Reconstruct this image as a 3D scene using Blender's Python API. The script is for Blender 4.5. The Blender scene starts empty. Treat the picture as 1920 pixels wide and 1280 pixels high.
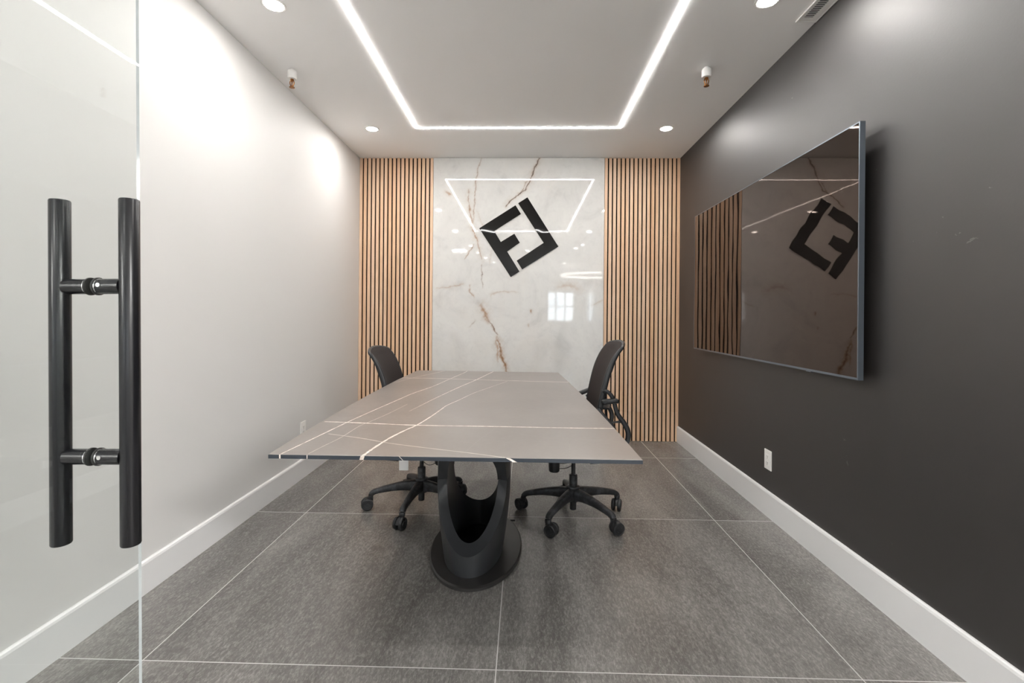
import bpy, bmesh, math, random
import numpy as np
from mathutils import Vector, Matrix
C = bpy.context.scene
COL = C.collection
PI = math.pi
random.seed(4)

# ------------------------------------------------------------------ camera
cam_d = bpy.data.cameras.new('camera'); cam = bpy.data.objects.new('camera', cam_d); COL.objects.link(cam)
cam_d.sensor_width = 36; cam_d.lens = 883.8 / 1920 * 36
cam_d.shift_y = -(640 - 591.28) / 1920
cam_d.clip_start = 0.02
R_ = Vector((0.99965, 0.0250155, 0.0085205)); U_ = Vector((-0.0085208, -0.000098, 0.9999637)); F_ = Vector((-0.0250154, 0.999687, -0.000115))
cam.matrix_world = Matrix(((R_.x, U_.x, -F_.x, 0), (R_.y, U_.y, -F_.y, 0), (R_.z, U_.z, -F_.z, 1.18), (0, 0, 0, 1)))
C.camera = cam
# ------------------------------------------------------------------ world, exposure
w = bpy.data.worlds.new('world'); C.world = w; w.use_nodes = True
bg = w.node_tree.nodes['Background']; bg.inputs[0].default_value = (0.80, 0.90, 1.0, 1); bg.inputs[1].default_value = 6.5
C.view_settings.view_transform = 'Standard'; C.view_settings.look = 'None'
C.view_settings.gamma = 1.0; C.view_settings.use_curve_mapping = False
C.view_settings.exposure = 1.32
SPOT_W = 1.75        # each ceiling downlight
LED_E = 36.0          # emission of the LED strip
LENS_E = 40.0
PANEL_E = 42.0  # lobby panels, raised so the added large ones fill the room

# room frame (metres; x right, y into the room, z up)
XL, XR, YB, H = -1.5873, 1.4666, 4.51, 2.6795
SF = 4.487           # face of slats and marble

# ------------------------------------------------------------------ materials
def mat(name, col=(.8, .8, .8), rough=.5, metal=0., spec=.5, emit=None, estr=0.):
    m = bpy.data.materials.new(name); m.use_nodes = True
    b = m.node_tree.nodes['Principled BSDF']
    b.inputs['Base Color'].default_value = (*col, 1); b.inputs['Roughness'].default_value = rough
    b.inputs['Metallic'].default_value = metal; b.inputs['Specular IOR Level'].default_value = spec
    if emit: b.inputs['Emission Color'].default_value = (*emit, 1); b.inputs['Emission Strength'].default_value = estr
    return m
class NT:
    def __init__(s, m): s.m = m; s.t = m.node_tree; s.b = s.t.nodes['Principled BSDF']
    def n(s, typ, **kw):
        nd = s.t.nodes.new(typ)
        for k, v in kw.items():
            if k.startswith('i_'):
                nd.inputs[int(k[2:]) if k[2:].isdigit() else k[2:].replace('_', ' ')].default_value = v
            else: setattr(nd, k, v)
        return nd
    def l(s, a, b): s.t.links.new(a, b)
    def coord(s, scale=(1, 1, 1)):
        tc = s.n('ShaderNodeTexCoord'); mp = s.n('ShaderNodeMapping'); mp.inputs['Scale'].default_value = scale
        s.l(tc.outputs['Object'], mp.inputs['Vector']); return mp.outputs[0]
    def noise(s, vec, scale, detail=4, rough=.5, dist=0.):
        nd = s.n('ShaderNodeTexNoise'); nd.inputs['Scale'].default_value = scale; nd.inputs['Detail'].default_value = detail
        nd.inputs['Roughness'].default_value = rough; nd.inputs['Distortion'].default_value = dist
        s.l(vec, nd.inputs['Vector']); return nd.outputs['Fac']
    def ramp(s, fac, stops):
        r = s.n('ShaderNodeValToRGB'); e = r.color_ramp.elements
        while len(e) < len(stops): e.new(.5)
        for k, (p_, c_) in zip(e, stops): k.position = p_; k.color = (*c_, 1) if len(c_) == 3 else c_
        s.l(fac, r.inputs[0]); return r.outputs[0]
    def mix(s, fac, a, b, mode='MIX'):
        mx = s.n('ShaderNodeMix', data_type='RGBA', blend_type=mode)
        for sock, v in ((mx.inputs[0], fac), (mx.inputs[6], a), (mx.inputs[7], b)):
            if isinstance(v, (int, float)): sock.default_value = v
            elif isinstance(v, tuple): sock.default_value = (*v, 1) if len(v) == 3 else v
            else: s.l(v, sock)
        return mx.outputs[2]
    def math(s, op, a, b=None, c=None):
        nd = s.n('ShaderNodeMath', operation=op)
        for i, v in enumerate((a, b, c)):
            if v is None: continue
            if isinstance(v, (int, float)): nd.inputs[i].default_value = v
            else: s.l(v, nd.inputs[i])
        return nd.outputs[0]
    def bump(s, h, strength=.1, dist=.01):
        bp = s.n('ShaderNodeBump'); bp.inputs['Strength'].default_value = strength; bp.inputs['Distance'].default_value = dist
        s.l(h, bp.inputs['Height']); s.l(bp.outputs[0], s.b.inputs['Normal'])

M = {}
M['white_paint'] = mat('white_paint', (.66, .652, .64), .55, spec=.3)
n = NT(M['white_paint']); n.bump(n.noise(n.coord(), 140, 3), .04, .002)
M['ceiling_paint'] = mat('ceiling_paint', (.93, .93, .925), .7, spec=.1)
M['trim_paint'] = mat('trim_paint', (.74, .74, .74), .35, spec=.5)
M['white_plastic'] = mat('white_plastic', (.82, .81, .79), .3)
M['slot_dark'] = mat('slot_dark', (.02, .02, .02), .6)
# charcoal eggshell paint with a few scuffs
m = M['charcoal_paint'] = mat('charcoal_paint', (.05, .045, .044), .42, spec=.9); n = NT(m); n.b.inputs['IOR'].default_value = 1.62
v = n.coord((1, 1, 1)); a = n.noise(v, 9, 6, .65, 1.2); b_ = n.noise(n.coord((1, 3, 1.2)), 2.3, 2)
scuff = n.math('MULTIPLY', n.math('SMOOTH_MIN', n.math('GREATER_THAN', a, .70), 1., .01), n.math('GREATER_THAN', b_, .52))
big = n.noise(v, 1.3, 3)
base = n.mix(big, (.0125, .010, .0095), (.0165, .0135, .0125))
n.l(n.mix(n.math('MULTIPLY', scuff, .22), base, (.35, .34, .34)), n.b.inputs['Base Color'])
rr = n.math('MULTIPLY_ADD', big, .08, .48); n.l(rr, n.b.inputs['Roughness']); n.bump(n.noise(n.coord((1, .6, 1)), 160, 3), .10, .002)
# floor tiles
m = M['floor_tile'] = mat('floor_tile', (.2, .2, .2), .4, spec=.5); n = NT(m)
tc = n.n('ShaderNodeTexCoord'); sx = n.n('ShaderNodeSeparateXYZ'); n.l(tc.outputs['Object'], sx.inputs[0])
def grout(sock, off, half):
    t_ = n.math('ADD', sock, -off + 60.0); q_ = n.math('MODULO', t_, 1.2); q_ = n.math('ABSOLUTE', n.math('SUBTRACT', q_, .6))
    return n.math('GREATER_THAN', q_, .6 - half)
gx = grout(sx.outputs[0], -.0823, .0019); gy = grout(sx.outputs[1], 1.5675, .0019)
g = n.math('MAXIMUM', gx, gy)
fx = n.math('FLOOR', n.math('DIVIDE', n.math('ADD', sx.outputs[0], 60.0823), 1.2)); fy = n.math('FLOOR', n.math('DIVIDE', n.math('ADD', sx.outputs[1], 58.4325), 1.2))
cb = n.n('ShaderNodeCombineXYZ'); n.l(fx, cb.inputs[0]); n.l(fy, cb.inputs[1]); wn = n.n('ShaderNodeTexWhiteNoise'); n.l(cb.outputs[0], wn.inputs[0])
va = n.n('ShaderNodeVectorMath', operation='MULTIPLY_ADD'); n.l(wn.outputs['Color'], va.inputs[0]); va.inputs[1].default_value = (7, 7, 7); n.l(tc.outputs['Object'], va.inputs[2])
mp = n.n('ShaderNodeMapping'); mp.inputs['Scale'].default_value = (1.0, .28, 1); mp.inputs['Rotation'].default_value = (0, 0, .12); n.l(va.outputs[0], mp.inputs[0])
cloud = n.noise(mp.outputs[0], 3.2, 7, .62, .8)
mp2 = n.n('ShaderNodeMapping'); mp2.inputs['Scale'].default_value = (1.0, .35, 1); n.l(va.outputs[0], mp2.inputs[0])
grain = n.noise(mp2.outputs[0], 130, 6, .8, .4)
fine = n.noise(tc.outputs['Object'], 420, 2, .6)
c1 = n.ramp(cloud, [(.3, (.12, .115, .108)), (.5, (.205, .196, .184)), (.72, (.31, .298, .28))])
gsh = n.ramp(grain, [(.42, (0, 0, 0)), (.66, (1, 1, 1))])
c2 = n.mix(n.math('MULTIPLY', gsh, .55), c1, (.075, .071, .067))
spk = n.ramp(fine, [(.0, (0, 0, 0)), (.70, (0, 0, 0)), (.78, (1, 1, 1))])
c3 = n.mix(n.math('MULTIPLY', spk, .6), n.mix(n.math('MULTIPLY', n.ramp(grain, [(.30, (1, 1, 1)), (.50, (0, 0, 0))]), .42), c2, (.46, .445, .425)), (.8, .8, .78))
n.l(n.mix(g, c3, (.52, .51, .49)), n.b.inputs['Base Color'])
n.l(n.math('ADD', n.math('MULTIPLY_ADD', grain, .20, .13), n.math('MULTIPLY', g, .3)), n.b.inputs['Roughness'])
n.bump(n.math('SUBTRACT', grain, n.math('MULTIPLY', g, 1.)), .22, .0025)
# oak slats
m = M['oak'] = mat('oak', (.6, .4, .25), .45, spec=.4); n = NT(m)
tc = n.n('ShaderNodeTexCoord'); sx = n.n('ShaderNodeSeparateXYZ'); n.l(tc.outputs['Object'], sx.inputs[0])
idx = n.math('FLOOR', n.math('DIVIDE', n.math('ADD', sx.outputs[0], 60.), .0403)); up_ = n.math('GREATER_THAN', sx.outputs[2], .279)
cb = n.n('ShaderNodeCombineXYZ'); n.l(idx, cb.inputs[0]); n.l(up_, cb.inputs[1]); wn = n.n('ShaderNodeTexWhiteNoise'); n.l(cb.outputs[0], wn.inputs[0])
va = n.n('ShaderNodeVectorMath', operation='MULTIPLY_ADD'); n.l(wn.outputs['Color'], va.inputs[0]); va.inputs[1].default_value = (3, 0, 9); n.l(tc.outputs['Object'], va.inputs[2])
mp = n.n('ShaderNodeMapping'); mp.inputs['Scale'].default_value = (1, .3, .045); n.l(va.outputs[0], mp.inputs[0])
gr = n.noise(mp.outputs[0], 110, 5, .6, 1.2)
tone = n.ramp(wn.outputs['Value'], [(0, (.74, .46, .28)), (.5, (.78, .53, .35)), (1, (.80, .58, .42))])
n.l(n.mix(n.math('MULTIPLY', n.ramp(gr, [(.35, (1, 1, 1)), (.62, (0, 0, 0))]), .42), tone, (.58, .34, .19)), n.b.inputs['Base Color'])
M['felt'] = mat('felt', (.012, .009, .008), .95, spec=.1)
# marble
m = M['marble'] = mat('marble', (.8, .8, .8), .035, spec=.5); n = NT(m)
v = n.coord(); cl = n.noise(v, 2.6, 8, .62, .9); cf = n.noise(v, 22, 6, .7, .5); wm = n.noise(n.coord((1, 1, .7)), 1.5, 4, .6, .4)
base = n.ramp(cl, [(.28, (.55, .545, .535)), (.45, (.67, .66, .64)), (.62, (.71, .70, .675)), (.8, (.63, .62, .605))])
base = n.mix(n.math('MULTIPLY', n.ramp(wm, [(.5, (0, 0, 0)), (.72, (1, 1, 1))]), .35), base, (.72, .655, .585))
base = n.mix(n.math('MULTIPLY', n.ramp(cf, [(.5, (0, 0, 0)), (.8, (1, 1, 1))]), .35), base, (.52, .51, .50))
at = n.n('ShaderNodeVertexColor', layer_name='veins'); sp = n.n('ShaderNodeSeparateColor'); n.l(at.outputs['Color'], sp.inputs[0])
c_ = n.mix(sp.outputs[2], base, (.50, .43, .36)); c_ = n.mix(sp.outputs[1], c_, (.36, .165, .055)); c_ = n.mix(sp.outputs[0], c_, (.045, .03, .025))
n.l(c_, n.b.inputs['Base Color'])
# table stone
m = M['table_stone'] = mat('table_stone', (.05, .045, .042), .33, spec=.6); n = NT(m)
v = n.coord(); a = n.noise(v, 3, 5, .6, .5)
n.l(n.ramp(a, [(.3, (.185, .165, .150)), (.7, (.225, .203, .186))]), n.b.inputs['Base Color'])
n.l(n.math('MULTIPLY_ADD', n.noise(v, 60, 3), .05, .30), n.b.inputs['Roughness'])
m = M['vein'] = mat('vein', (.75, .68, .61), .35); n = NT(m)
n.l(n.ramp(n.noise(n.coord(), 60, 4, .7), [(.3, (.48, .40, .34)), (.6, (.85, .79, .73))]), n.b.inputs['Base Color'])
m = M['vein_thin'] = mat('vein_thin', (.58, .53, .48), .35)
m = M['vein_faint'] = mat('vein_faint', (.26, .24, .22), .33)
M['stone_edge'] = mat('stone_edge', (.028, .035, .046), .25)
M['pedestal'] = mat('pedestal_metal', (.030, .032, .035), .42, spec=.5)
M['pedestal_disc'] = mat('pedestal_disc_metal', (.026, .025, .0245), .38, spec=.5)
M['black_plastic'] = mat('black_plastic', (.017, .018, .020), .38, spec=.5)
M['dusty_plastic'] = mat('dusty_plastic', (.035, .038, .042), .5, spec=.5)
n = NT(M['dusty_plastic']); n.l(n.ramp(n.noise(n.coord(), 28, 6, .7), [(.45, (.017, .018, .020)), (.75, (.075, .08, .088))]), n.b.inputs['Base Color'])
M['chrome'] = mat('chrome', (.8, .8, .8), .15, 1.)
m = M['mesh_fabric'] = mat('mesh_fabric', (.018, .014, .014), .8, spec=.2); n = NT(m)
wv = n.n('ShaderNodeTexWave', wave_type='BANDS', bands_direction='Z'); wv.inputs['Scale'].default_value = 70; n.l(n.coord(), wv.inputs[0])
n.l(n.mix(wv.outputs['Fac'], (.010, .008, .008), (.055, .043, .040)), n.b.inputs['Base Color'])
M['seat_fabric'] = mat('seat_fabric', (.02, .02, .022), .9, spec=.2)
M['black_mirror'] = mat('black_mirror', (.004, .0035, .0035), .03, spec=.5)
n = NT(M['black_mirror']); n.bump(n.noise(n.coord((1, 1, 1)), 4.5, 1), .14, .01)
M['screen'] = mat('tv_screen', (.006, .005, .0045), .018, spec=.5)
n = NT(M['screen']); n.b.inputs['IOR'].default_value = 1.66; n.b.inputs['Specular Tint'].default_value = (1.0, .64, .46, 1)
n.bump(n.noise(n.coord((1, 1.3, .5)), 5.0, 1), .07, .006)
M['tv_bezel'] = mat('tv_bezel', (.20, .23, .27), .3, .85)
M['tv_back'] = mat('tv_back', (.01, .01, .01), .5)
M['handle_black'] = mat('handle_black', (.009, .009, .011), .27, spec=.5)
n = NT(M['handle_black']); n.l(n.ramp(n.noise(n.coord((1, 1, .4)), 22, 5, .7), [(.55, (.008, .008, .010)), (.85, (.02, .02, .022))]), n.b.inputs['Base Color'])
M['brass'] = mat('brass', (.28, .12, .04), .3, 1.)
M['led'] = mat('led', (1, 1, 1), .5, emit=(1, .975, .95), estr=LED_E)
M['lens'] = mat('lens', (1, 1, 1), .5, emit=(1, .955, .90), estr=LENS_E)
M['panel'] = mat('lobby_panel', (1, 1, 1), .5, emit=(1, .98, .95), estr=PANEL_E)
M['ring_glow'] = mat('ring_glow', (1, 1, 1), .5, emit=(1, .95, .88), estr=7.0)
M['duct'] = mat('duct', (.12, .12, .12), .7)
M['paper'] = mat('paper', (.85, .85, .84), .6)
# clear architectural glass: fresnel mix of transparent and glossy
m = M['glass'] = bpy.data.materials.new('clear_glass'); m.use_nodes = True; t = m.node_tree; t.nodes.clear()
o_ = t.nodes.new('ShaderNodeOutputMaterial'); mx = t.nodes.new('ShaderNodeMixShader'); tr = t.nodes.new('ShaderNodeBsdfTransparent'); gl = t.nodes.new('ShaderNodeBsdfGlossy'); lwn = t.nodes.new('ShaderNodeLayerWeight'); pw = t.nodes.new('ShaderNodeMath'); fr = t.nodes.new('ShaderNodeMath')
tr.inputs[0].default_value = (.955, .97, .965, 1); gl.inputs['Roughness'].default_value = .005; lwn.inputs[0].default_value = .5; pw.operation = 'POWER'; pw.inputs[1].default_value = 5.0; fr.operation = 'MULTIPLY_ADD'; fr.inputs[1].default_value = .96; fr.inputs[2].default_value = .038; t.links.new(lwn.outputs['Facing'], pw.inputs[0]); t.links.new(pw.outputs[0], fr.inputs[0])
t.links.new(fr.outputs[0], mx.inputs[0]); t.links.new(tr.outputs[0], mx.inputs[1]); t.links.new(gl.outputs[0], mx.inputs[2]); t.links.new(mx.outputs[0], o_.inputs[0])
M['glass_edge'] = mat('glass_edge', (.42, .44, .45), .10, spec=.9)
M['window_glass'] = M['glass']

# ------------------------------------------------------------------ mesh builder
class MB:
    def __init__(s): s.bm = bmesh.new(); s.mi = 0
    def face(s, vs):
        try:
            f = s.bm.faces.new(vs); f.material_index = s.mi; return f
        except ValueError: return None
    def box(s, x0, x1, y0, y1, z0, z1, mtx=None, bevel=0):
        r = bmesh.ops.create_cube(s.bm, size=1)['verts']
        bmesh.ops.scale(s.bm, vec=(x1 - x0, y1 - y0, z1 - z0), verts=r)
        bmesh.ops.translate(s.bm, vec=((x0 + x1) / 2, (y0 + y1) / 2, (z0 + z1) / 2), verts=r)
        fs = {f for v in r for f in v.link_faces}
        for f in fs: f.material_index = s.mi
        if bevel:
            es = list({e for v in r for e in v.link_edges})
            rb = bmesh.ops.bevel(s.bm, geom=es, offset=bevel, segments=2, profile=.6, affect='EDGES')
            for f in rb['faces']: f.material_index = s.mi
            r = list({v for f in rb['faces'] for v in f.verts} | {v for v in r if v.is_valid})
        if mtx: bmesh.ops.transform(s.bm, matrix=mtx, verts=r)
        return s
    def lathe(s, prof, seg=32, mtx=None, cap=True, sy=1.0):
        rings = []
        for (r, z) in prof:
            ring = []
            for i in range(seg):
                a = 2 * PI * i / seg; p = Vector((r * math.cos(a), r * math.sin(a) * sy, z))
                ring.append(s.bm.verts.new(mtx @ p if mtx else p))
            rings.append(ring)
        for A, B in zip(rings, rings[1:]):
            for i in range(seg): s.face((A[i], A[(i + 1) % seg], B[(i + 1) % seg], B[i]))
        if cap: s.face(list(reversed(rings[0]))); s.face(rings[-1])
        return s
    def cyl(s, a, b, r, seg=24, r2=None):
        a = Vector(a); b = Vector(b); d = b - a; q = d.to_track_quat('Z', 'Y').to_matrix().to_4x4()
        return s.lathe([(r, 0), (r2 if r2 else r, d.length)], seg, Matrix.Translation(a) @ q)
    def tube(s, pts, sizes, seg=12, up=Vector((0, 0, 1)), power=2.0, closed=False):
        # sizes: (half width, half height) at each point, superellipse section
        P = [Vector(p) for p in pts]; n_ = len(P); rings = []
        for i, p in enumerate(P):
            if closed: t_ = P[(i + 1) % n_] - P[i - 1]
            else: t_ = P[min(i + 1, n_ - 1)] - P[max(i - 1, 0)]
            t_.normalize(); side = t_.cross(up)
            if side.length < 1e-4: side = t_.cross(Vector((1, 0, 0)))
            side.normalize(); u2 = side.cross(t_).normalized()
            sz = sizes[i] if isinstance(sizes, list) else sizes
            if not isinstance(sz, (tuple, list)): sz = (sz, sz)
            ring = []
            for k in range(seg):
                a = 2 * PI * k / seg; ca, sa = math.cos(a), math.sin(a)
                e = 2.0 / power
                ring.append(s.bm.verts.new(p + side * (math.copysign(abs(ca) ** e, ca) * sz[0]) + u2 * (math.copysign(abs(sa) ** e, sa) * sz[1])))
            rings.append(ring)
        rng = range(n_) if closed else range(n_ - 1)
        for i in rng:
            A, B = rings[i], rings[(i + 1) % n_]
            for k in range(seg): s.face((A[k], A[(k + 1) % seg], B[(k + 1) % seg], B[k]))
        if not closed: s.face(list(reversed(rings[0]))); s.face(rings[-1])
        return s
    def prism(s, poly, z0, z1, mtx=None):
        f = [Vector((x, y, z0)) for x, y in poly]; g_ = [Vector((x, y, z1)) for x, y in poly]
        A = [s.bm.verts.new(mtx @ p if mtx else p) for p in f]; B = [s.bm.verts.new(mtx @ p if mtx else p) for p in g_]
        s.face(list(reversed(A))); s.face(B); k = len(A)
        for i in range(k): s.face((A[i], A[(i + 1) % k], B[(i + 1) % k], B[i]))
        return s
    def build(s, name, mats, parent=None, smooth=35, loc=None):
        bm = s.bm; bmesh.ops.recalc_face_normals(bm, faces=bm.faces)
        for f in bm.faces: f.smooth = smooth > 0
        if smooth > 0:
            th = math.radians(smooth)
            for e in bm.edges:
                if len(e.link_faces) == 2:
                    try:
                        if e.calc_face_angle() > th: e.smooth = False
                    except ValueError: pass
        me = bpy.data.meshes.new(name); bm.to_mesh(me); bm.free()
        if not isinstance(mats, list): mats = [mats]
        for q in mats: me.materials.append(q)
        o = bpy.data.objects.new(name, me); COL.objects.link(o)
        if parent: o.parent = parent
        if loc: o.location = loc
        return o
def tag(o, label, cat, group=None):
    o['label'] = label; o['category'] = cat
    if group: o['group'] = group
    return o
def thing(name, label, cat, loc=(0, 0, 0), rz=0, group=None):
    o = bpy.data.objects.new(name, None); COL.objects.link(o); o.empty_display_size = .1
    o.location = loc; o.rotation_euler = (0, 0, rz); return tag(o, label, cat, group)
def struct(o): o['kind'] = 'structure'; return o
def spline(pts, k=6):
    P = [Vector(p) for p in pts]; P = [P[0] * 2 - P[1]] + P + [P[-1] * 2 - P[-2]]; out = []
    for i in range(1, len(P) - 2):
        a, b, c, d = P[i - 1:i + 3]
        for j in range(k):
            t_ = j / k
            out.append(.5 * ((2 * b) + (c - a) * t_ + (2 * a - 5 * b + 4 * c - d) * t_ ** 2 + (3 * b - a - 3 * c + d) * t_ ** 3))
    out.append(P[-2]); return out
def lerpl(vals, n_):
    out = []
    for i in range(n_):
        t_ = i / (n_ - 1) * (len(vals) - 1); k = min(int(t_), len(vals) - 2); f = t_ - k
        out.append(tuple(a + (b - a) * f for a, b in zip(vals[k], vals[k + 1])))
    return out

# ------------------------------------------------------------------ setting
LY = -7.2; LX0, LX1 = -5.0, 6.0     # lobby behind the glass door, mirrored in the marble and the screen
struct(MB().box(LX0, LX1, LY - .1, YB + .1, -.1, 0).build('floor', M['floor_tile'], smooth=0))
struct(MB().box(LX0, LX1, LY - .1, YB + .1, H, H + .1).build('ceiling', M['ceiling_paint'], smooth=0))
struct(MB().box(XL - .12, XL, 0, YB, 0, H).build('wall_left', M['white_paint'], smooth=0))
struct(MB().box(XR, XR + .12, 0, YB, 0, H).build('wall_right', M['charcoal_paint'], smooth=0))
struct(MB().box(XL - .12, XR + .12, YB, YB + .1, 0, H).build('wall_back', M['white_paint'], smooth=0))
def baseboard(name, x, s_, h_):
    prof = [(0, 0), (.015, 0), (.015, h_ - .012), (.012, h_ - .004), (.006, h_), (0, h_)]
    b = MB(); poly = [(x + s_ * a, z) for a, z in prof]
    A = [b.bm.verts.new((px, .0, z)) for px, z in poly]; B = [b.bm.verts.new((px, SF - .001, z)) for px, z in poly]
    b.face(A); b.face(B)
    for i in range(len(A)): b.face((A[i], A[(i + 1) % len(A)], B[(i + 1) % len(A)], B[i]))
    return struct(b.build(name, M['trim_paint'], smooth=0))
baseboard('baseboard_left', XL, 1, .139); baseboard('baseboard_right', XR, -1, .150)
# lobby shell
struct(MB().box(LX0 - .1, LX0, LY, YB + .1, 0, H).build('wall_lobby_left', M['white_paint'], smooth=0))
struct(MB().box(LX1, LX1 + .1, LY, YB + .1, 0, H).build('wall_lobby_right', M['white_paint'], smooth=0))
b = MB(); wins = [(-4.8, -3.9), (.78, 1.72), (2.12, 2.42)]
xs = [LX0] + [q for a in wins for q in a] + [LX1]
for i in range(0, len(xs), 2): b.box(xs[i], xs[i + 1], LY - .1, LY, 0, H)
for a, c_ in wins: b.box(a, c_, LY - .1, LY, 0, .98); b.box(a, c_, LY - .1, LY, 2.02, H)
struct(b.build('wall_lobby_front', M['white_paint'], smooth=0))
for i, (a, c_) in enumerate(wins):
    f = MB()
    for k in range(4):
        xx = a + (c_ - a) * k / 3; xx = min(max(xx, a + .025), c_ - .025); f.box(xx - .025, xx + .025, LY - .07, LY - .02, .98, 2.02)
    for z in (1.005, 1.5, 1.995): f.box(a, c_, LY - .068, LY - .022, z - .025, z + .025)
    wo = struct(f.build('window_%d' % (i + 1), M['trim_paint'], smooth=0))
    MB().box(a + .03, c_ - .03, LY - .05, LY - .045, .99, 2.01).build('window_pane', M['window_glass'], wo, smooth=0)

# ------------------------------------------------------------------ slat panels
def slat_panel(x0, x1, label):
    t_ = thing('slat_wall_panel', label, 'wall panel', ((x0 + x1) / 2, YB - .01, 0)); ox = (x0 + x1) / 2; oy = YB - .01
    MB().box(x0 - ox, x1 - ox, YB - .012 - oy, YB - .001 - oy, .002, H - .001).build('backing', M['felt'], t_, smooth=0)
    b = MB(); p_ = (x1 - x0 - .0275) / 17
    for i in range(18):
        for z0, z1 in ((.002, .2775), (.2787, H - .001)):
            b.box(x0 + i * p_, x0 + i * p_ + .0275, SF, YB - .012, z0, z1, bevel=.0012)
    o = b.build('slats', M['oak'], smooth=0); o.parent = t_; o.matrix_parent_inverse = Matrix.Translation((-ox, -oy, 0)); return t_
slat_panel(XL + .002, -.877, 'tall oak slat wall panel between the white wall and the marble')
slat_panel(.757, XR - .001, 'tall oak slat wall panel between the marble and the charcoal wall')

# ------------------------------------------------------------------ marble slab with painted-in veins
V={'A': [[0.141, 2.679], [0.09, 2.581], [0.05, 2.46], [0.002, 2.371], [-0.07, 2.322], [-0.134, 2.273], [-0.182, 2.217]], 'A2': [[0.015, 2.46], [-0.022, 2.371], [-0.046, 2.334]], 'B': [[-0.414, 2.678], [-0.445, 2.573], [-0.464, 2.492], [-0.476, 2.346], [-0.483, 2.183], [-0.496, 2.053]], 'C': [[-0.538, 2.378], [-0.536, 2.281], [-0.52, 2.183], [-0.51, 2.086], [-0.489, 1.988], [-0.453, 1.891], [-0.426, 1.81], [-0.409, 1.713]], 'C2': [[-0.405, 1.664], [-0.401, 1.567], [-0.397, 1.445]], 'C3': [[-0.488, 1.851], [-0.528, 1.777], [-0.568, 1.712]], 'L': [[-0.753, 2.353], [-0.704, 2.321]], 'L2': [[-0.835, 1.434], [-0.713, 1.448], [-0.631, 1.46], [-0.578, 1.481]], 'L3': [[-0.517, 1.461], [-0.514, 1.404], [-0.476, 1.355]], 'D1': [[-0.402, 1.275], [-0.385, 1.226], [-0.36, 1.178], [-0.336, 1.129]], 'D2': [[-0.336, 1.129], [-0.294, 1.065], [-0.256, 1.0]], 'D3': [[-0.261, 0.984], [-0.261, 0.919], [-0.244, 0.838], [-0.248, 0.741]], 'D4': [[-0.245, 0.936], [-0.228, 0.903], [-0.216, 0.839], [-0.194, 0.758], [-0.161, 0.669], [-0.144, 0.596], [-.12, .45], [-.05, .3], [-.03, .1]], 'F1': [[-0.321, 1.357], [-0.313, 1.381], [-0.192, 1.409], [-0.062, 1.399]], 'F2': [[0.325, 1.45], [0.422, 1.475], [0.519, 1.436]], 'F3': [[-0.455, 2.167], [-0.392, 2.021], [-0.375, 1.94]], 'F4': [[-0.466, 1.128], [-0.522, 1.063]], 'F5': [[-0.317, 1.795], [-0.324, 1.665]], 'F6': [[0.069, 1.238], [0.069, 1.206]], 'F7': [[0.042, 1.1], [0.041, 1.068]], 'F8': [[0.745, 1.332], [0.681, 1.3], [0.649, 1.283]]}
# per vein: (dark strength, dark width, rust strength, rust width, faint strength, faint width)
VS = {'A': (1.0, .0045, .5, .010, .4, .03), 'A2': (.5, .003, .6, .007, .3, .02), 'B': (.45, .0028, .5, .006, .4, .016), 'C': (.35, .003, .8, .006, .6, .028), 'C2': (.8, .003, .3, .006, .2, .012),
      'C3': (.3, .003, .6, .005, .4, .014), 'L': (0, .002, .7, .008, .5, .025), 'L2': (0, .002, .45, .006, .5, .02), 'L3': (.2, .003, .7, .006, .4, .015), 'D1': (.25, .004, .95, .019, .7, .05),
      'D2': (.9, .0035, .7, .008, .4, .02), 'D3': (0, .002, .75, .010, .6, .035), 'D4': (.45, .004, .95, .013, .7, .04), 'F1': (0, .002, .35, .005, .4, .015), 'F2': (0, .002, .35, .012, .6, .05),
      'F3': (0, .002, .25, .004, .3, .02), 'F4': (.3, .003, .2, .005, .4, .015), 'F5': (0, .002, .15, .004, .35, .012), 'F6': (.2, .004, .9, .009, .5, .02), 'F7': (0, .003, .6, .006, .4, .015), 'F8': (0, .002, .3, .005, .4, .02)}
mx0, mx1 = -.873, .753; NX, NZ = 408, 670
gx_ = np.linspace(mx0, mx1, NX); gz_ = np.linspace(.002, H - .002, NZ); GX, GZ = np.meshgrid(gx_, gz_)
def wob(x, z, f, ph): return np.sin(x * f + ph + 1.7 * np.sin(z * f * .8 + ph)) * .5 + np.sin(z * f * 1.6 + 2 * ph + 1.3 * np.sin(x * f * 1.9)) * .5
WX = GX + .006 * wob(GX, GZ, 31, .3) + .003 * wob(GX, GZ, 83, 1.3) + .0015 * wob(GX, GZ, 190, 2.3)
WZ = GZ + .006 * wob(GX, GZ, 37, 2.1) + .003 * wob(GX, GZ, 91, .7)
NOI = .5 + .5 * (wob(GX, GZ, 45, 4.) * .6 + wob(GX, GZ, 120, 5.) * .4)
ch = np.zeros((3, NZ, NX))
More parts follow.
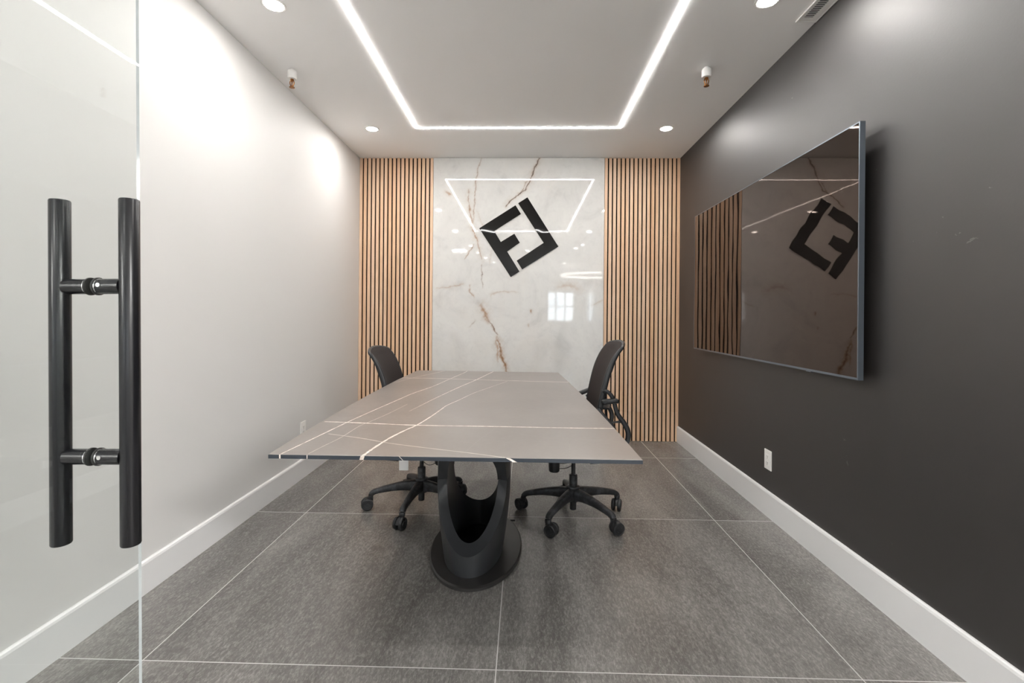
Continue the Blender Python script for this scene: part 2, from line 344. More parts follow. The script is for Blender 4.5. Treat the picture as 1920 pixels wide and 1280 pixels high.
for k_, pl in V.items():
    s6 = VS[k_]; d = np.full((NZ, NX), 9.); T_ = np.zeros((NZ, NX)); L_ = len(pl) - 1
    for i in range(L_):
        ax, az = pl[i]; bx_, bz = pl[i + 1]; ux, uz = bx_ - ax, bz - az; L2 = ux * ux + uz * uz
        t_ = np.clip(((WX - ax) * ux + (WZ - az) * uz) / L2, 0, 1); dd = np.hypot(WX - ax - ux * t_, WZ - az - uz * t_)
        mk = dd < d; d[mk] = dd[mk]; T_[mk] = (i + t_[mk]) / L_
    taper = .55 + .45 * np.sin(np.clip(T_, 0, 1) * PI)
    if k_ in ('A', 'D4'): taper = np.ones_like(T_)
    for c_, (st, wd) in enumerate(((s6[0], s6[1]), (s6[2], s6[3]), (s6[4], s6[5]))):
        if st <= 0: continue
        amp = st * taper * ((.55 + .45 * NOI) if c_ else (.6 + .4 * NOI)); wv_ = wd * (.45 + 1.0 * NOI)
        ch[c_] = np.maximum(ch[c_], amp * np.exp(-(d / wv_) ** 2) * (1 if c_ < 2 else .8))
mt_ = thing('marble_wall_panel', 'white marble slab with rust brown veins covering the middle of the back wall', 'wall panel', (0, YB - .01, 0))
me = bpy.data.meshes.new('slab'); nv = NX * NZ
yy = SF - .006
co = np.stack([GX.ravel(), np.full(nv, yy), GZ.ravel()], 1)
ii = (np.arange(NZ - 1)[:, None] * NX + np.arange(NX - 1)[None, :]).ravel()
quads = np.stack([ii, ii + 1, ii + NX + 1, ii + NX], 1)
bv = np.array([[mx0, YB - .002, .002], [mx1, YB - .002, .002], [mx1, YB - .002, H - .002], [mx0, YB - .002, H - .002]]); co = np.vstack([co, bv])
c00, c10, c11, c01 = 0, NX - 1, nv - 1, nv - NX; n0 = nv
extra = np.array([[n0 + 1, n0, n0 + 3, n0 + 2], [c00, c01, n0 + 3, n0], [c10, n0 + 1, n0 + 2, c11], [c01, c11, n0 + 2, n0 + 3], [c00, n0, n0 + 1, c10]])
quads = np.vstack([quads, extra]); nf = len(quads)
me.vertices.add(len(co)); me.vertices.foreach_set('co', co.ravel()); me.loops.add(nf * 4); me.loops.foreach_set('vertex_index', quads.ravel().astype(np.int32))
me.polygons.add(nf); me.polygons.foreach_set('loop_start', np.arange(nf, dtype=np.int32) * 4); me.polygons.foreach_set('loop_total', np.full(nf, 4, dtype=np.int32))
me.update(calc_edges=True)
ca = me.color_attributes.new('veins', 'FLOAT_COLOR', 'POINT'); cc = np.zeros((len(co), 4)); cc[:nv, :3] = ch.reshape(3, -1).T; cc[:, 3] = 1; ca.data.foreach_set('color', cc.ravel())
me.materials.append(M['marble']); so = bpy.data.objects.new('slab', me); COL.objects.link(so); so.parent = mt_; so.matrix_parent_inverse = Matrix.Translation((0, -(YB - .01), 0))

# ------------------------------------------------------------------ logo on the marble
L1=[[-0.4312, 2.0056], [-0.0871, 2.2262], [-0.0355, 2.1439], [-0.2877, 1.9807], [-0.2244, 1.8769], [-0.0962, 1.956], [-0.0439, 1.8711], [-0.1632, 1.7867], [-0.0449, 1.5976], [-0.1276, 1.5441]]
L2=[[0.0248, 2.3015], [-0.0618, 2.245], [0.1823, 1.8708], [-0.0719, 1.7], [-0.0196, 1.6179], [0.3216, 1.836]]
lg = thing('wall_logo', 'tilted square logo of two glossy black brackets mounted on the marble', 'logo', (0, yy, 1.9))
for poly in (L1, L2):
    b = MB(); rot = Matrix(((1, 0, 0, 0), (0, 0, -1, 0), (0, 1, 0, 0), (0, 0, 0, 1)))
    b.prism([(x, z - 1.9) for x, z in poly], .0005, .007, rot)
    b.build('logo_bracket', M['black_mirror'], lg, smooth=0)

# ------------------------------------------------------------------ table
tb = thing('conference_table', 'long dark stone conference table with white veins on an oval black pedestal', 'table', (-.24, 2.45, 0))
def inv(o, par=tb): o.parent = par; o.matrix_parent_inverse = Matrix.Translation(-par.location); return o
TL = [(1.421, -.777), (1.7, -.798), (2.1, -.817), (2.6, -.828), (3.1, -.830), (3.625, -.816)]
TR = [(1.424, .361), (1.75, .355), (2.2, .341), (2.6, .322), (3.1, .295), (3.585, .265)]
TZ0, TZ1 = .7525, .765
KS = (1.18 - TZ1) / .43
TL = [(a * KS, c_ * KS) for a, c_ in TL]; TR = [(a * KS, c_ * KS) for a, c_ in TR]
pl = [(x, y) for y, x in TR] + [(x, y) for y, x in reversed(TL)]
b = MB(); ps = [Vector((x, y, 0)) for x, y in pl]
def ins(dv):
    c_ = Vector((-.24, 2.5, 0)); return [(p_.x - dv * (1 if p_.x > c_.x else -1), p_.y - dv * (1 if p_.y > c_.y else -1) if i in (0, 5, 6, 11) else p_.y) for i, p_ in enumerate(ps)]
top_v = [b.bm.verts.new((x, y, TZ1)) for x, y in ins(.0012)]; mid_v = [b.bm.verts.new((x, y, TZ1 - .0012)) for x, y in pl]; bot_v = [b.bm.verts.new((x, y, TZ0)) for x, y in pl]
b.face(top_v); K = len(pl)
for i in range(K): b.face((top_v[i], top_v[(i + 1) % K], mid_v[(i + 1) % K], mid_v[i]))
b.mi = 4
for i in range(K): b.face((mid_v[i], mid_v[(i + 1) % K], bot_v[(i + 1) % K], bot_v[i]))
b.face(bot_v)
T={'t1': [[-0.485, 1.4225], [-0.479, 1.502], [-0.463, 1.627], [-0.437, 1.743], [-0.412, 1.831], [-0.388, 1.99], [-0.372, 2.141], [-0.361, 2.237], [-0.323, 2.384], [-0.274, 2.591], [-0.211, 2.775], [-0.104, 3.081]], 't2': [[-0.74, 1.423], [-0.729, 1.535], [-0.713, 1.702], [-0.698, 1.858], [-0.671, 2.075], [-0.628, 2.38], [-0.601, 2.566], [-0.541, 2.827], [-0.495, 3.144], [-0.444, 3.477], [-.43, 3.615]], 't3': [[-0.658, 2.144], [-0.581, 2.354], [-0.558, 2.57]], 't4': [[-0.506, 2.087], [-0.483, 2.229], [-0.462, 2.363], [-0.42, 2.6], [-0.374, 2.841], [-0.317, 3.11], [-0.229, 3.598]], 't5': [[-0.792, 1.863], [-0.614, 1.846], [-0.41, 1.824], [-0.083, 1.821], [0.186, 1.815], [0.352, 1.818]], 't6': [[-0.658, 1.431], [-0.648, 1.516], [-0.633, 1.63], [-0.628, 1.794], [-0.607, 1.9], [-0.582, 2.039], [-0.555, 2.249]], 't7': [[-0.697, 1.674], [-0.56, 1.621], [-0.445, 1.564], [-0.301, 1.512], [-0.16, 1.465], [-0.052, 1.4235]], 't8': [[-0.813, 2.93], [-0.757, 3.171], [-0.67, 3.42], [-0.602, 3.61]], 't9': [[-0.822, 3.185], [-0.553, 3.169], [-0.279, 3.133], [-0.013, 3.099], [0.293, 3.069]], 't10': [[-0.18, 1.474], [-0.145, 1.645], [-0.098, 1.811]], 't11': [[-0.112, 1.794], [0.066, 1.671], [0.273, 1.643]], 't12': [[0.156, 1.585], [0.144, 1.45]], 't13': [[0.192, 1.551], [0.284, 1.517], [0.355, 1.486]], 't14': [[-0.726, 1.528], [-0.633, 1.512], [-0.487, 1.447]]}
TW = {'t1': (1, .0085, .0022), 't2': (1, .0045, .0055), 't3': (3, .0015, .001), 't4': (1, .0015, .008), 't5': (1, .0100, .0080), 't6': (2, .0022, .0022), 't7': (2, .0040, .0040), 't8': (2, .004, .008), 't9': (2, .016, .014), 't10': (3, .001, .001), 't11': (3, .001, .001), 't12': (3, .0012, .0008), 't13': (3, .0012, .001), 't14': (3, .0012, .0008)}
zz = TZ1 + .00006
for j, (k_, q_) in enumerate(T.items()):
    b.mi, w0, w1 = TW[k_]; sp_ = spline([(x * KS, y * KS, 0) for x, y in q_], 8); L = []; rr_ = random.Random(j)
    for i, p_ in enumerate(sp_):
        t_ = (sp_[min(i + 1, len(sp_) - 1)] - sp_[max(i - 1, 0)]).normalized(); s_ = Vector((t_.y, -t_.x, 0)); f_ = i / (len(sp_) - 1)
        ww = (w0 + (w1 - w0) * f_) * (.7 + .6 * rr_.random()) * .5; zz2 = zz + j * .000012
        p1 = p_ + s_ * ww; p2 = p_ - s_ * ww
        if k_ == 't1' and i == 0: p1.y = p2.y = 1.4226 * KS
        L.append((b.bm.verts.new((p1.x, p1.y, zz2)), b.bm.verts.new((p2.x, p2.y, zz2))))
    for A, B in zip(L, L[1:]): b.face((A[0], A[1], B[1], B[0]))
b.mi = 1   # the same veins running over the near edge
def edgev(x, w_, lean=0):
    x *= KS; y = (1.4208 + (x / KS + .777) / 1.138 * .003) * KS - .0001
    v_ = [b.bm.verts.new((x + dx, y, z)) for dx, z in ((-w_, TZ1 - .0005), (w_, TZ1 - .0005), (w_ + lean, TZ0), (-w_ + lean, TZ0))]; b.face(v_)
edgev(-.486, .006, -.004); edgev(-.741, .0022); edgev(-.657, .0009); edgev(-.045, .006, .022); edgev(-.375, .0008, .012)
top_o = inv(b.build('tabletop', [M['table_stone'], M['vein'], M['vein_thin'], M['vein_faint'], M['stone_edge']], smooth=0))
# pedestal: oval shell with two large oval openings
PC = Vector((-.240, 2.43, 0))
PC.y = 2.375
def rad(z):
    f = min(max((z - .02) / .37, 0), 1); q = math.sin(f * PI / 2); return .145 + .036 * q, .305 + .012 * q
def hole(th, inner, low):
    W, Hh = ((.122, .238) if low else (.122, .190)) if inner else ((.166, .272) if low else (.166, .31))
    z = .388 - (Hh if low else -Hh); lim = z
    for _ in range(12):
        a, b_ = rad(min(z, .388)); a -= .044 if inner else 0; q = 1 - (a * math.cos(th) / W) ** 2
        z = .388 + (-1 if low else 1) * Hh * math.sqrt(max(q, 0)) if q > 0 else .388
    return z
def shell(z0, z1, low, da, name):
    b = MB(); seg = 288; nz = 10; g_o, g_i = [], []
    for i in range(seg):
        th = 2 * PI * i / seg; cols = []
        for inner in (False, True):
            e = hole(th, inner, low); za, zb = (z0, min(e, z1)) if low else (z1, min(max(e, z0), z1 - .001))
            col = []
            for k in range(nz + 1):
                z = za + (zb - za) * k / nz; a, b_ = rad(z); a += da; b_ += da
                if inner: a -= .044; b_ -= .060
                col.append(b.bm.verts.new((PC.x + a * math.cos(th), PC.y + b_ * math.sin(th), z)))
            cols.append(col)
        g_o.append(cols[0]); g_i.append(cols[1])
    for i in range(seg):
        j = (i + 1) % seg
        for G_ in (g_o, g_i):
            for k in range(nz): b.face((G_[i][k], G_[j][k], G_[j][k + 1], G_[i][k + 1]))
        for k in (0, nz): b.face((g_o[i][k], g_o[j][k], g_i[j][k], g_i[i][k]))
    return inv(b.build(name, M['pedestal'], smooth=32))
shell(.0205, .3872, True, 0, 'pedestal_body')
shell(.3885, TZ0 - .0005, False, -.0015, 'pedestal_collar')
b = MB(); b.lathe([(.224, 0), (.228, .004), (.228, .016), (.223, .021), (.0, .0215)], 80, Matrix.Translation((-.229, 2.398, 0)), cap=False, sy=1.76)
inv(b.build('pedestal_base', M['pedestal_disc'], smooth=30))
inv(MB().box(-.085, -.040, 2.690, 2.702, .006, .014).build('base_bracket', M['black_plastic'], smooth=0))

# ------------------------------------------------------------------ office chairs
def make_chair(name, label, loc, rz, star, pads, casters, has_tag, ux=0., uz=0., uy=0.):
    t_ = thing(name, label, 'chair', loc, rz, 'office chairs at the stone table'); BP, DP = M['black_plastic'], M['dusty_plastic']
    MB().lathe([(.016, .040), (.019, .043), (.019, .088), (.034, .092), (.040, .115), (.039, .150), (.030, .160), (.029, .166), (.0375, .168), (.039, .173), (.037, .179), (.026, .182), (.024, .188), (.024, .243), (.021, .247)], 32).build('base_hub', DP, t_)
    MB().lathe([(.0125, .24), (.0125, .34)], 20).build('gas_column', BP, t_)
    for k in range(5):
        a = math.radians(star + 72 * k) - rz; ca, sa = math.cos(a), math.sin(a)
        pr = spline([(.020, 0, .133), (.09, 0, .136), (.18, 0, .127), (.25, 0, .113), (.283, 0, .104), (.299, 0, .090), (.302, 0, .070)], 5)
        sz = lerpl([(.027, .036), (.022, .029), (.019, .021), (.0175, .016), (.0175, .0155), (.017, .015), (.0155, .014)], len(pr))
        pr3 = [(p_.x * ca, p_.x * sa, p_.z) for p_ in pr]
        MB().tube(pr3, sz, 16, power=3.2, up=Vector((-sa, ca, 0)).cross(Vector((1e-6, 0, 1)).cross(Vector((-sa, ca, 0)))) if False else Vector((-ca * .35, -sa * .35, 1)).normalized()).build('base_leg', DP, t_)
        # caster: stem, hood, two wheels; swivelled
        cw = math.radians(casters[k]) - rz; d_ = Vector((math.cos(cw), math.sin(cw), 0)); ax = Vector((-d_.y, d_.x, 0))   # d_ trail direction, ax wheel axle
        top = Vector((.302 * ca, .302 * sa, 0)); wc = top + d_ * .020; wc.z = .0362
        c_ = MB(); c_.cyl((top.x, top.y, .050), (top.x, top.y, .078), .0155, 16)
        hood = []
        for q in range(9):
            an = math.radians(-10 + 190 * q / 8); hood.append(wc + d_ * (.024 * math.cos(an)) * -1 + Vector((0, 0, .026 * math.sin(an))))
        c_.tube(hood, (.0085, .012), 8, up=ax)
        co_ = c_.build('caster', BP, t_)
        for sd in (-1, 1):
            q = ax.to_track_quat('Z', 'Y').to_matrix().to_4x4() if sd > 0 else (-ax).to_track_quat('Z', 'Y').to_matrix().to_4x4()
            mt2 = Matrix.Translation(wc) @ q
            wv_ = MB(); wv_.lathe([(.030, .009), (.0355, .012), (.036, .019), (.0335, .0265), (.029, .028), (.027, .026), (.0145, .0255), (.013, .0285), (.004, .029)], 28, mt2)
            wv_.mi = 1
            for h in range(6):
                an = h * PI / 3; pos = Vector((.0205 * math.cos(an), .0205 * math.sin(an), .0250)); wv_.lathe([(.0038, 0), (.0036, .0016)], 10, mt2 @ Matrix.Translation(pos))
            wv_.build('wheel', [BP, M['slot_dark']], co_)
    # mechanism, seat
    pre = set(t_.children)
    b = MB(); b.box(-.13, .13, -.07, .07, .345, .400, bevel=.012); b.box(-.05, .05, -.17, .17, .372, .392, bevel=.006); b.build('tilt_mechanism', BP, t_)
    MB().lathe([(.028, .262), (.032, .268), (.033, .29), (.033, .375), (.02, .38)], 28, Matrix.Translation((.113 - ux, -uy, -uz))).build('tension_knob', BP, t_)
    b = MB()
    for sgn, zz_ in ((1, .275), (-1, .305)):
        b.tube(spline([(.113 - ux, sgn * .02 - uy, zz_ + .01 - uz), (.07 - ux, -.03 - uy, zz_ - .006 - uz), (.035 - ux, -.034 - uy, zz_ - .003 - uz), (.004 - ux, -.015 - uy, zz_ + .02 - uz)], 6), .0022, 8)
    b.build('cable', BP, t_)
    # seat pad, superellipse plan
    b = MB(); rings = []
    for (sc, z) in ((.72, .392), (.86, .397), (.95, .408), (1, .426), (.985, .446), (.93, .458), (.80, .466), (.5, .469), (.2, .469)):
        ring = []
        for i in range(48):
            a = 2 * PI * i / 48; ca, sa = math.cos(a), math.sin(a)
            x = .085 + math.copysign(abs(ca) ** .5, ca) * .235 * sc; y = math.copysign(abs(sa) ** .5, sa) * .245 * sc
            ring.append(b.bm.verts.new((x, y, z - (.012 * ((x - .085) / .235) ** 2 if x > .2 else 0))))
        rings.append(ring)
    for A, B in zip(rings, rings[1:]):
        for i in range(48): b.face((A[i], A[(i + 1) % 48], B[(i + 1) % 48], B[i]))
    b.face(rings[0]); b.face(rings[-1]); b.build('seat', M['seat_fabric'], t_, smooth=60)
    # back: profile (x back, z)
    prof = spline([(-.118, 0, .485), (-.098, 0, .56), (-.101, 0, .66), (-.121, 0, .77), (-.145, 0, .865), (-.178, 0, .945), (-.214, 0, .998), (-.240, 0, 1.022)], 5)
    n_ = len(prof); W_ = []
    for i, p_ in enumerate(prof):
        f = i / (n_ - 1); w_ = .213
        if f > .88: w_ -= .040 * ((f - .88) / .12) ** 2.2
        if f < .12: w_ -= .04 * ((.12 - f) / .12) ** 2
        W_.append(w_)
    def bp(i, s_, back=0.):   # s_ in -1..1 across
        f = i / (n_ - 1); cv = .040 * (1 - s_ * s_) * (1 - .35 * f)
        return Vector((prof[i].x - cv * .9 - back, s_ * W_[i], prof[i].z + (.012 * (1 - s_ * s_) if f > .85 else 0)))
    b = MB(); NS = 14; g1 = [[b.bm.verts.new(bp(i, -1 + 2 * k / NS, .004)) for k in range(NS + 1)] for i in range(n_)]; g2 = [[b.bm.verts.new(bp(i, -1 + 2 * k / NS, .007)) for k in range(NS + 1)] for i in range(n_)]
    for G in (g1, g2):
        for i in range(n_ - 1):
            for k in range(NS): b.face((G[i][k], G[i][k + 1], G[i + 1][k + 1], G[i + 1][k]))
    b.build('back_mesh', M['mesh_fabric'], t_, smooth=60)
    loop = [bp(i, 1, .006) for i in range(0, n_)] + [bp(n_ - 1, 1 - 2 * k / NS, .006) for k in range(1, NS)] + [bp(i, -1, .006) for i in range(n_ - 1, -1, -1)] + [bp(0, -1 + 2 * k / NS, .006) for k in range(1, NS)]
    b = MB(); seg = 10; rings = []
    for i, p_ in enumerate(loop):
        tt = (loop[(i + 1) % len(loop)] - loop[i - 1]).normalized(); out = Vector((0, p_.y, 0)); nrm = Vector((1, 0, .35)).normalized(); sd = tt.cross(nrm).normalized(); nn = sd.cross(tt).normalized()
        hi = min(max((p_.z - .9) / .12, 0), 1)
        rings.append([b.bm.verts.new(p_ - nn * (.010 * (1 - hi * .5)) + sd * (.0085 * math.cos(2 * PI * k / seg)) + nn * (.016 * (1 - .45 * hi) * math.sin(2 * PI * k / seg))) for k in range(seg)])
    for i in range(len(rings)):
        A, B = rings[i], rings[(i + 1) % len(rings)]
        for k in range(seg): b.face((A[k], A[(k + 1) % seg], B[(k + 1) % seg], B[k]))
    b.build('back_frame', BP, t_, smooth=60)
    # lumbar panel behind the mesh
    b = MB(); b.tube(spline([(-.158, -.12, .66), (-.182, 0, .665), (-.158, .12, .66)], 8), (.03, .006), 12, power=3); b.tube(spline([(-.192, 0, .88), (-.185, 0, .75), (-.19, 0, .60), (-.20, 0, .50)], 6), [(.028, .006)] * 19, 12, up=Vector((1, 0, 0)), power=3)
    b.build('lumbar_support', DP, t_)
    # arms
    for sgn, pad_end in ((1, pads[0]), (-1, pads[1])):
        y = sgn * .238
        b = MB(); pts = spline([(-.130, y * .95, .772), (-.150, y, .776), (-.172, y, .757), (-.188, y, .728), (-.197, y, .690), (-.212, y, .650), (-.240, y, .612), (-.262, y, .573), (-.268, y, .538), (-.258, y, .500), (-.225, y, .455), (-.16, y * .9, .40), (-.08, y * .6, .365)], 5)
        b.tube(pts, lerpl([(.009, .007), (.010, .008), (.012, .009), (.012, .010), (.013, .011), (.014, .013), (.014, .015), (.013, .015), (.013, .013), (.012, .011)], len(pts)), 12, up=Vector((0, 1, 0)), power=2.6)
        b.build('arm_support', BP, t_)
        b = MB(); pts = spline([(-.108, y * .94, .68), (-.125, y * .95, .655), (-.150, y * .95, .626), (-.185, y * .95, .590), (-.200, y * .92, .545), (-.19, y * .85, .48), (-.14, y * .7, .41)], 5)
        b.tube(pts, lerpl([(.012, .013), (.010, .013), (.009, .011), (.008, .010)], len(pts)), 12, up=Vector((0, 1, 0)), power=2.6)
        b.tube([(-.172, y * .96, .603), (-.20, y * .97, .609), (-.236, y * .98, .612)], [(.010, .007), (.007, .005), (.010, .007)], 10)
        b.build('back_bracket', BP, t_)
        b = MB(); b.tube([(-.212, y * 1.04, .727), (-.205, y * 1.04, .726), (-.16, y * 1.04, .723), (pad_end, y * 1.04, .720 - (.05 if sgn < 0 else 0)), (pad_end + .006, y * 1.04, .719 - (.04 if sgn < 0 else 0))], [(.012, .008), (.019, .013), (.020, .0135), (.019, .013), (.012, .008)], 14, power=3.5)
        po = b.build('armrest_pad', BP, t_, smooth=50)
        MB().cyl((-.136, y * 1.04 + sgn * .019, .722), (-.136, y * 1.04 + sgn * .024, .722), .008, 16).build('pivot_cap', DP, po)
    for ch in t_.children:
        if ch not in pre: ch.location = (ux, uy, uz)
    if has_tag:
        b = MB(); b.box(-.107, -.053, -.139, -.1385, .268, .325, mtx=None); b.box(-.083, -.077, -.139, -.1385, .325, .365); o = b.build('paper_tag', M['paper'], t_, smooth=0); o['label'] = 'white paper tag'
    return t_
# star angles are world angles of the legs
make_chair('office_chair', 'black mesh office chair on the right side of the table, armrest bracket showing', (.30, 2.79, 0), PI, 22, (-.128, -.03), [250, 215, 130, 330, 20], False)
make_chair('office_chair', 'black mesh office chair left of the table, white paper tag under its seat', (-.620, 2.885, 0), math.radians(2), 46, (-.128, -.128), [300, 120, 200, 250, 330], True, -.054, -.060, .095)

# ------------------------------------------------------------------ TV
TX = 1.397; tv = thing('wall_tv', 'large flat black television hung on the charcoal wall, mirroring the logo', 'television', (XR, 2.955, 1.462))
y0, y1, z0, z1 = 2.003, 3.905, .921, 2.004
def rel(b, name, m_, par, smooth=0):
    o = b.build(name, m_, smooth=smooth); o.parent = par; o.matrix_parent_inverse = Matrix.Translation(-par.location); return o
rel(MB().box(TX, TX + .0006, y0 + .006, y1 - .006, z0 + .010, z1 - .005), 'screen', M['screen'], tv)
b = MB(); b.box(TX - .001, TX + .022, y0, y0 + .006, z0, z1); b.box(TX - .001, TX + .022, y1 - .006, y1, z0, z1); b.box(TX - .001, TX + .022, y0 + .006, y1 - .006, z1 - .005, z1); b.box(TX - .001, TX + .022, y0 + .006, y1 - .006, z0, z0 + .010)
rel(b, 'bezel', M['tv_bezel'], tv)
rel(MB().box(TX + .0007, TX + .022, y0 + .006, y1 - .006, z0 + .010, z1 - .005), 'back_cover', M['tv_back'], tv)
rel(MB().box(TX + .022, XR - .001, 2.55, 3.35, 1.25, 1.68, bevel=.006), 'wall_mount', M['tv_back'], tv)
rel(MB().box(TX + .002, TX + .016, 2.33, 2.37, z0 - .005, z0), 'ir_receiver', M['tv_bezel'], tv)

# ------------------------------------------------------------------ outlets
def outlet(x, s_, yc, zc, label):
    t_ = thing('power_outlet', label, 'outlet', (x, yc, zc))
    MB().box(0 if s_ > 0 else -.006, .006 if s_ > 0 else 0, -.038, .038, -.058, .058, bevel=.0018).build('cover_plate', M['white_plastic'], t_, smooth=0)
    X0_, X1_ = sorted((s_ * .0055, s_ * .0078)); b = MB(); b.box(X0_, X1_, -.0165, .0165, -.0335, .0335, bevel=.0006)
    b.mi = 1; X2, X3 = sorted((s_ * .0077, s_ * .0082))
    for dz in (-.018, .018):
        b.box(X2, X3, -.0075, -.0055, dz - .002, dz + .006); b.box(X2, X3, .0055, .0075, dz - .002, dz + .005); b.box(X2, X3, -.002, .002, dz - .010, dz - .006)
    b.build('receptacle', [M['white_plastic'], M['slot_dark']], t_, smooth=0)
outlet(XR, -1, 2.849, .333, 'white power outlet low on the charcoal wall')
outlet(XL, 1, 3.360, .345, 'white power outlet low on the white wall behind the table edge')

# ------------------------------------------------------------------ ceiling fittings
def lamp(par, x, y, W_, size=140, blend=1.0):
    ld = bpy.data.lights.new('spot_lamp', 'AREA'); ld.energy = W_; ld.shape = 'DISK'; ld.size = .084; ld.spread = math.radians(172); ld.color = (1, .965, .93)
    o = bpy.data.objects.new('spot_lamp', ld); COL.objects.link(o); o.parent = par; o.location = (0, 0, -.012); return o
def downlight(x, y, label, group, W_=None):
    t_ = thing('ceiling_downlight', label, 'ceiling light', (x, y, H), 0, group)
    MB().lathe([(.043, -.0005), (.043, -.002), (.052, -.004), (.057, -.002), (.057, 0)], 40, cap=False).build('trim_ring', M['white_plastic'], t_)
    MB().lathe([(.042, -.001), (.041, -.0045), (.030, -.007), (.012, -.008)], 40).build('lens', M['lens'], t_)
    lamp(t_, x, y, W_ or SPOT_W); return t_
G = 'recessed downlights in the meeting room ceiling'
downlight(-1.240, 3.785, 'small round downlight in the ceiling above the left slat panel', G)
downlight(1.122, 3.785, 'small round downlight in the ceiling above the right slat panel', G)
downlight(-1.229, 2.262, 'small round downlight near the white wall, cut by the top of the photo', G)
downlight(1.141, 2.262, 'small round downlight beside the ceiling vent at the top of the photo', G)
downlight(-1.229, .60, 'downlight above the glass door, mirrored dimly in the marble left of the logo', G)
downlight(1.141, .60, 'downlight above the room entrance, mirrored dimly in the marble right of the logo', G)
# LED loop
lx0, lx1, ly0, ly1, lw = -.876, .752, .585, 3.765, .0076
b = MB(); z_ = H - .0032
for a in ((lx0 - lw, lx1 + lw, ly1 - lw, ly1 + lw), (lx0 - lw, lx1 + lw, ly0 - lw, ly0 + lw), (lx0 - lw, lx0 + lw, ly0 + lw, ly1 - lw), (lx1 - lw, lx1 + lw, ly0 + lw, ly1 - lw)):
    b.box(a[0], a[1], a[2], a[3], z_, H - .0005)
tag(b.build('led_strip', M['led'], smooth=0), 'glowing white rectangular LED light line set in the ceiling', 'ceiling light')
# sprinklers
def sprinkler(x, y, label):
    t_ = thing('fire_sprinkler', label, 'sprinkler', (x, y, H), 0, 'sprinklers')
    MB().lathe([(.014, 0), (.014, -.008), (.024, -.010), (.028, -.016), (.028, -.052), (.025, -.060), (.012, -.062)], 28).build('cup', M['white_plastic'], t_)
    b = MB(); b.lathe([(.010, -.060), (.010, -.068), (.006, -.072), (.006, -.078)], 16)
    for s_ in (-1, 1): b.tube(spline([(s_ * .008, 0, -.066), (s_ * .013, 0, -.082), (s_ * .009, 0, -.098), (s_ * .002, 0, -.108)], 5), .003, 8, up=Vector((0, 1, 0)))
    b.cyl((0, 0, -.078), (0, 0, -.106), .0035, 10)
    b.lathe([(.004, -.106), (.016, -.110), (.016, -.113), (.004, -.114)], 20); b.build('head', M['brass'], t_)
sprinkler(-1.435, 2.86, 'fire sprinkler hanging from the ceiling beside the white wall')
sprinkler(1.085, 2.86, 'fire sprinkler hanging from the ceiling on the charcoal wall side')
# vent
vt = thing('ceiling_vent', 'white slotted air vent in the ceiling along the charcoal wall', 'vent', (1.412, 2.26, H))
b = MB(); b.box(-.050, -.046, -.16, .16, -.008, 0); b.box(.046, .050, -.16, .16, -.008, 0); b.box(-.046, .046, -.16, -.156, -.008, 0); b.box(-.046, .046, .156, .16, -.008, 0)
b.box(-.046, -.030, -.156, .156, -.005, 0); b.box(.014, .046, -.156, .156, -.005, 0); b.box(-.030, .014, .125, .156, -.005, 0); b.box(-.030, .014, -.156, -.125, -.005, 0)
b.build('frame', M['white_plastic'], vt, smooth=0)
MB().box(-.030, .014, -.125, .125, -.0012, -.0002).build('duct_opening', M['duct'], vt, smooth=0)
b = MB()
for i in range(19): y = -.115 + i * .0135; b.box(-.030, .014, -.0045, .0045, -.0006, .0006, mtx=Matrix.Translation((0, y, -.0035)) @ Matrix.Rotation(.35, 4, 'X'))
b.build('louvers', M['white_plastic'], vt, smooth=0)

# ------------------------------------------------------------------ glass door, opened into the room
DX = -.75; dr = thing('glass_door', 'open frameless clear glass door with long black pull handles, at the left', 'door', (DX, .02, 0))
gb = MB(); gb.box(DX - .003, DX + .003, .03, .9000, .012, H - .02)
go = rel(gb, 'glass_pane', [M['glass'], M['glass_edge']], dr)
for p_ in go.data.polygons:
    if abs(p_.normal.x) < .5: p_.material_index = 1
b = MB(); b.box(DX - .018, DX + .018, .03, .16, .004, .06, bevel=.003); rel(b, 'bottom_patch', M['handle_black'], dr)
b = MB(); b.box(DX - .018, DX + .018, .03, .16, H - .06, H - .003, bevel=.003); rel(b, 'top_patch', M['handle_black'], dr)
HY = .806; HX = .0622; RB = .0152
for s_ in (-1, 1):
    b = MB(); b.lathe([(RB - .001, .774), (RB, .776), (RB, 1.374), (RB - .001, 1.376)], 40, Matrix.Translation((DX + s_ * HX, HY, 0)))
    ho = rel(b, 'pull_handle', M['handle_black'], dr, 35)
    for z in (.927, 1.2245):
        b = MB(); x0_, x1_ = DX + s_ * .0055, DX + s_ * (HX - .012)
        b.cyl((DX + s_ * .0075, HY, z), (x1_, HY, z), .0135, 28)
        so_ = b.build('standoff', M['handle_black']); so_.parent = ho
        b = MB(); b.cyl((x0_, HY, z), (DX + s_ * .0085, HY, z), .0155, 28); b.mi = 1; b.cyl((DX + s_ * .0088, HY, z), (DX + s_ * .0108, HY, z), .0142, 28)
        if s_ > 0: b.cyl((DX + s_ * .018, HY - .0115, z + .002), (DX + s_ * .018, HY - .0145, z + .002), .0035, 14)
        g_ = b.build('washer', [M['slot_dark'], M['chrome']]); g_.parent = ho

dr.rotation_euler = (0, -.0135, 0); dr.location.x += 1.18 * .0135
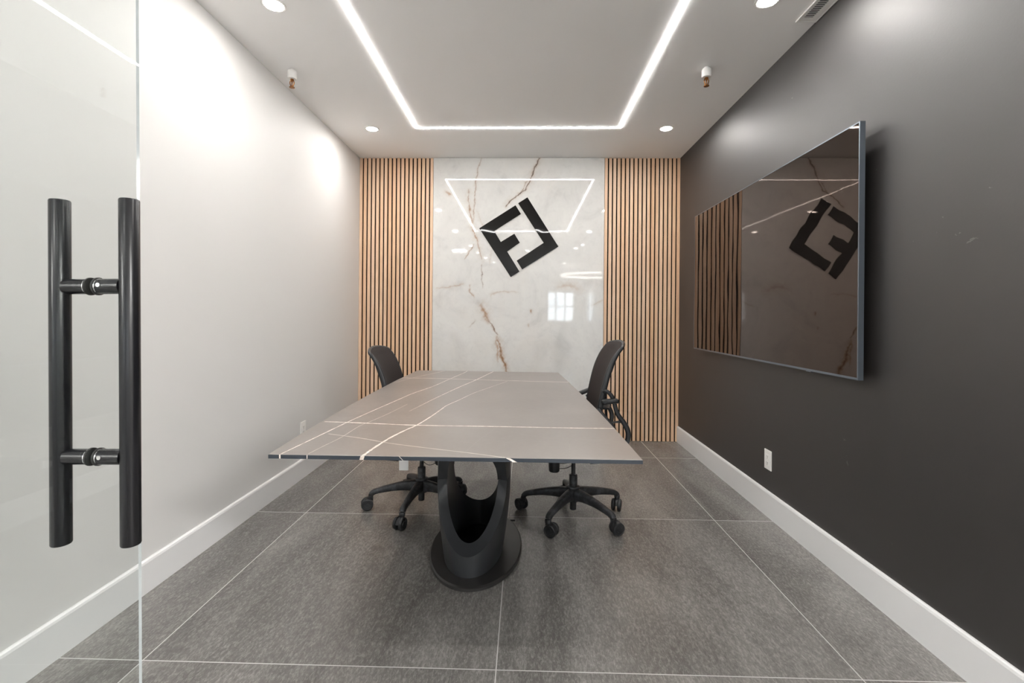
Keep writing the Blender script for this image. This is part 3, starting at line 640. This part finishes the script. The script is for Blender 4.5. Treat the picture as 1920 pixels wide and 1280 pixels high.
# ------------------------------------------------------------------ lobby lights mirrored in the marble, plus large unseen panels added for fill
for x, y, sx_, sy_, lb in ((-1.5, -1.9, .30, .30, 'small square ceiling light outside the door, a white mirrored patch left of the logo'), (2.9, -1.7, 1.2, .6, 'added fill light panel outside the glass door on its right'), (-4.2, -3.4, 1.2, .6, 'added fill light panel deep in the lobby on its left'), (4.6, -4.2, 1.2, .6, 'added fill light panel deep in the lobby on its right')):
    t_ = thing('lobby_light_and_fill_panel', lb, 'ceiling light', (x, y, H))
    MB().box(-sx_ / 2 - .02, sx_ / 2 + .02, -sy_ / 2 - .02, sy_ / 2 + .02, -.012, 0).build('frame', M['trim_paint'], t_, smooth=0)
    MB().box(-sx_ / 2, sx_ / 2, -sy_ / 2, sy_ / 2, -.014, -.0125).build('diffuser', M['panel'], t_, smooth=0)
for x, y, lb in ((-1.16, -1.22, 'topmost white dash slanting down left of the logo'), (-1.10, -2.30, 'second white dash slanting down left of the logo'),
                 (-1.0, -3.36, 'third white dash slanting down left of the logo'), (-.85, -4.4, 'lowest white dash slanting down left of the logo'),
                 (1.14, -1.5, 'lower of the two close dashes right of the logo'), (1.15, -4.55, 'dash right of the logo tip, lowest on that side'),
                 (.07, -1.9, 'dash inside the right logo bracket'), (1.22, -.96, 'upper of the two close dashes right of the logo')):
    t_ = thing('lobby_downlight', 'lobby downlight mirrored as the ' + lb, 'ceiling light', (x, y, H), 0, 'lobby downlights mirrored in the marble')
    MB().lathe([(.043, -.0005), (.043, -.002), (.052, -.004), (.057, -.002), (.057, 0)], 32, cap=False).build('trim_ring', M['white_plastic'], t_)
    MB().lathe([(.042, -.001), (.041, -.0045), (.012, -.008)], 32).build('lens', M['lens'], t_)
t_ = thing('ring_pendant', 'round glowing ring lamp of the lobby, mirrored faintly at the right of the marble', 'pendant light', (2.05, -5.4, 2.42))
b = MB(); pts = [(.9 * math.cos(2 * PI * i / 64), .9 * math.sin(2 * PI * i / 64), 0) for i in range(64)]; b.tube(pts, (.035, .02), 8, closed=True); b.build('ring', M['ring_glow'], t_)
for i in range(3): a = 2 * PI * i / 3; MB().cyl((.9 * math.cos(a), .9 * math.sin(a), .02), (.9 * math.cos(a), .9 * math.sin(a), H - 2.42), .002, 6).build('suspension_wire', M['chrome'], t_)
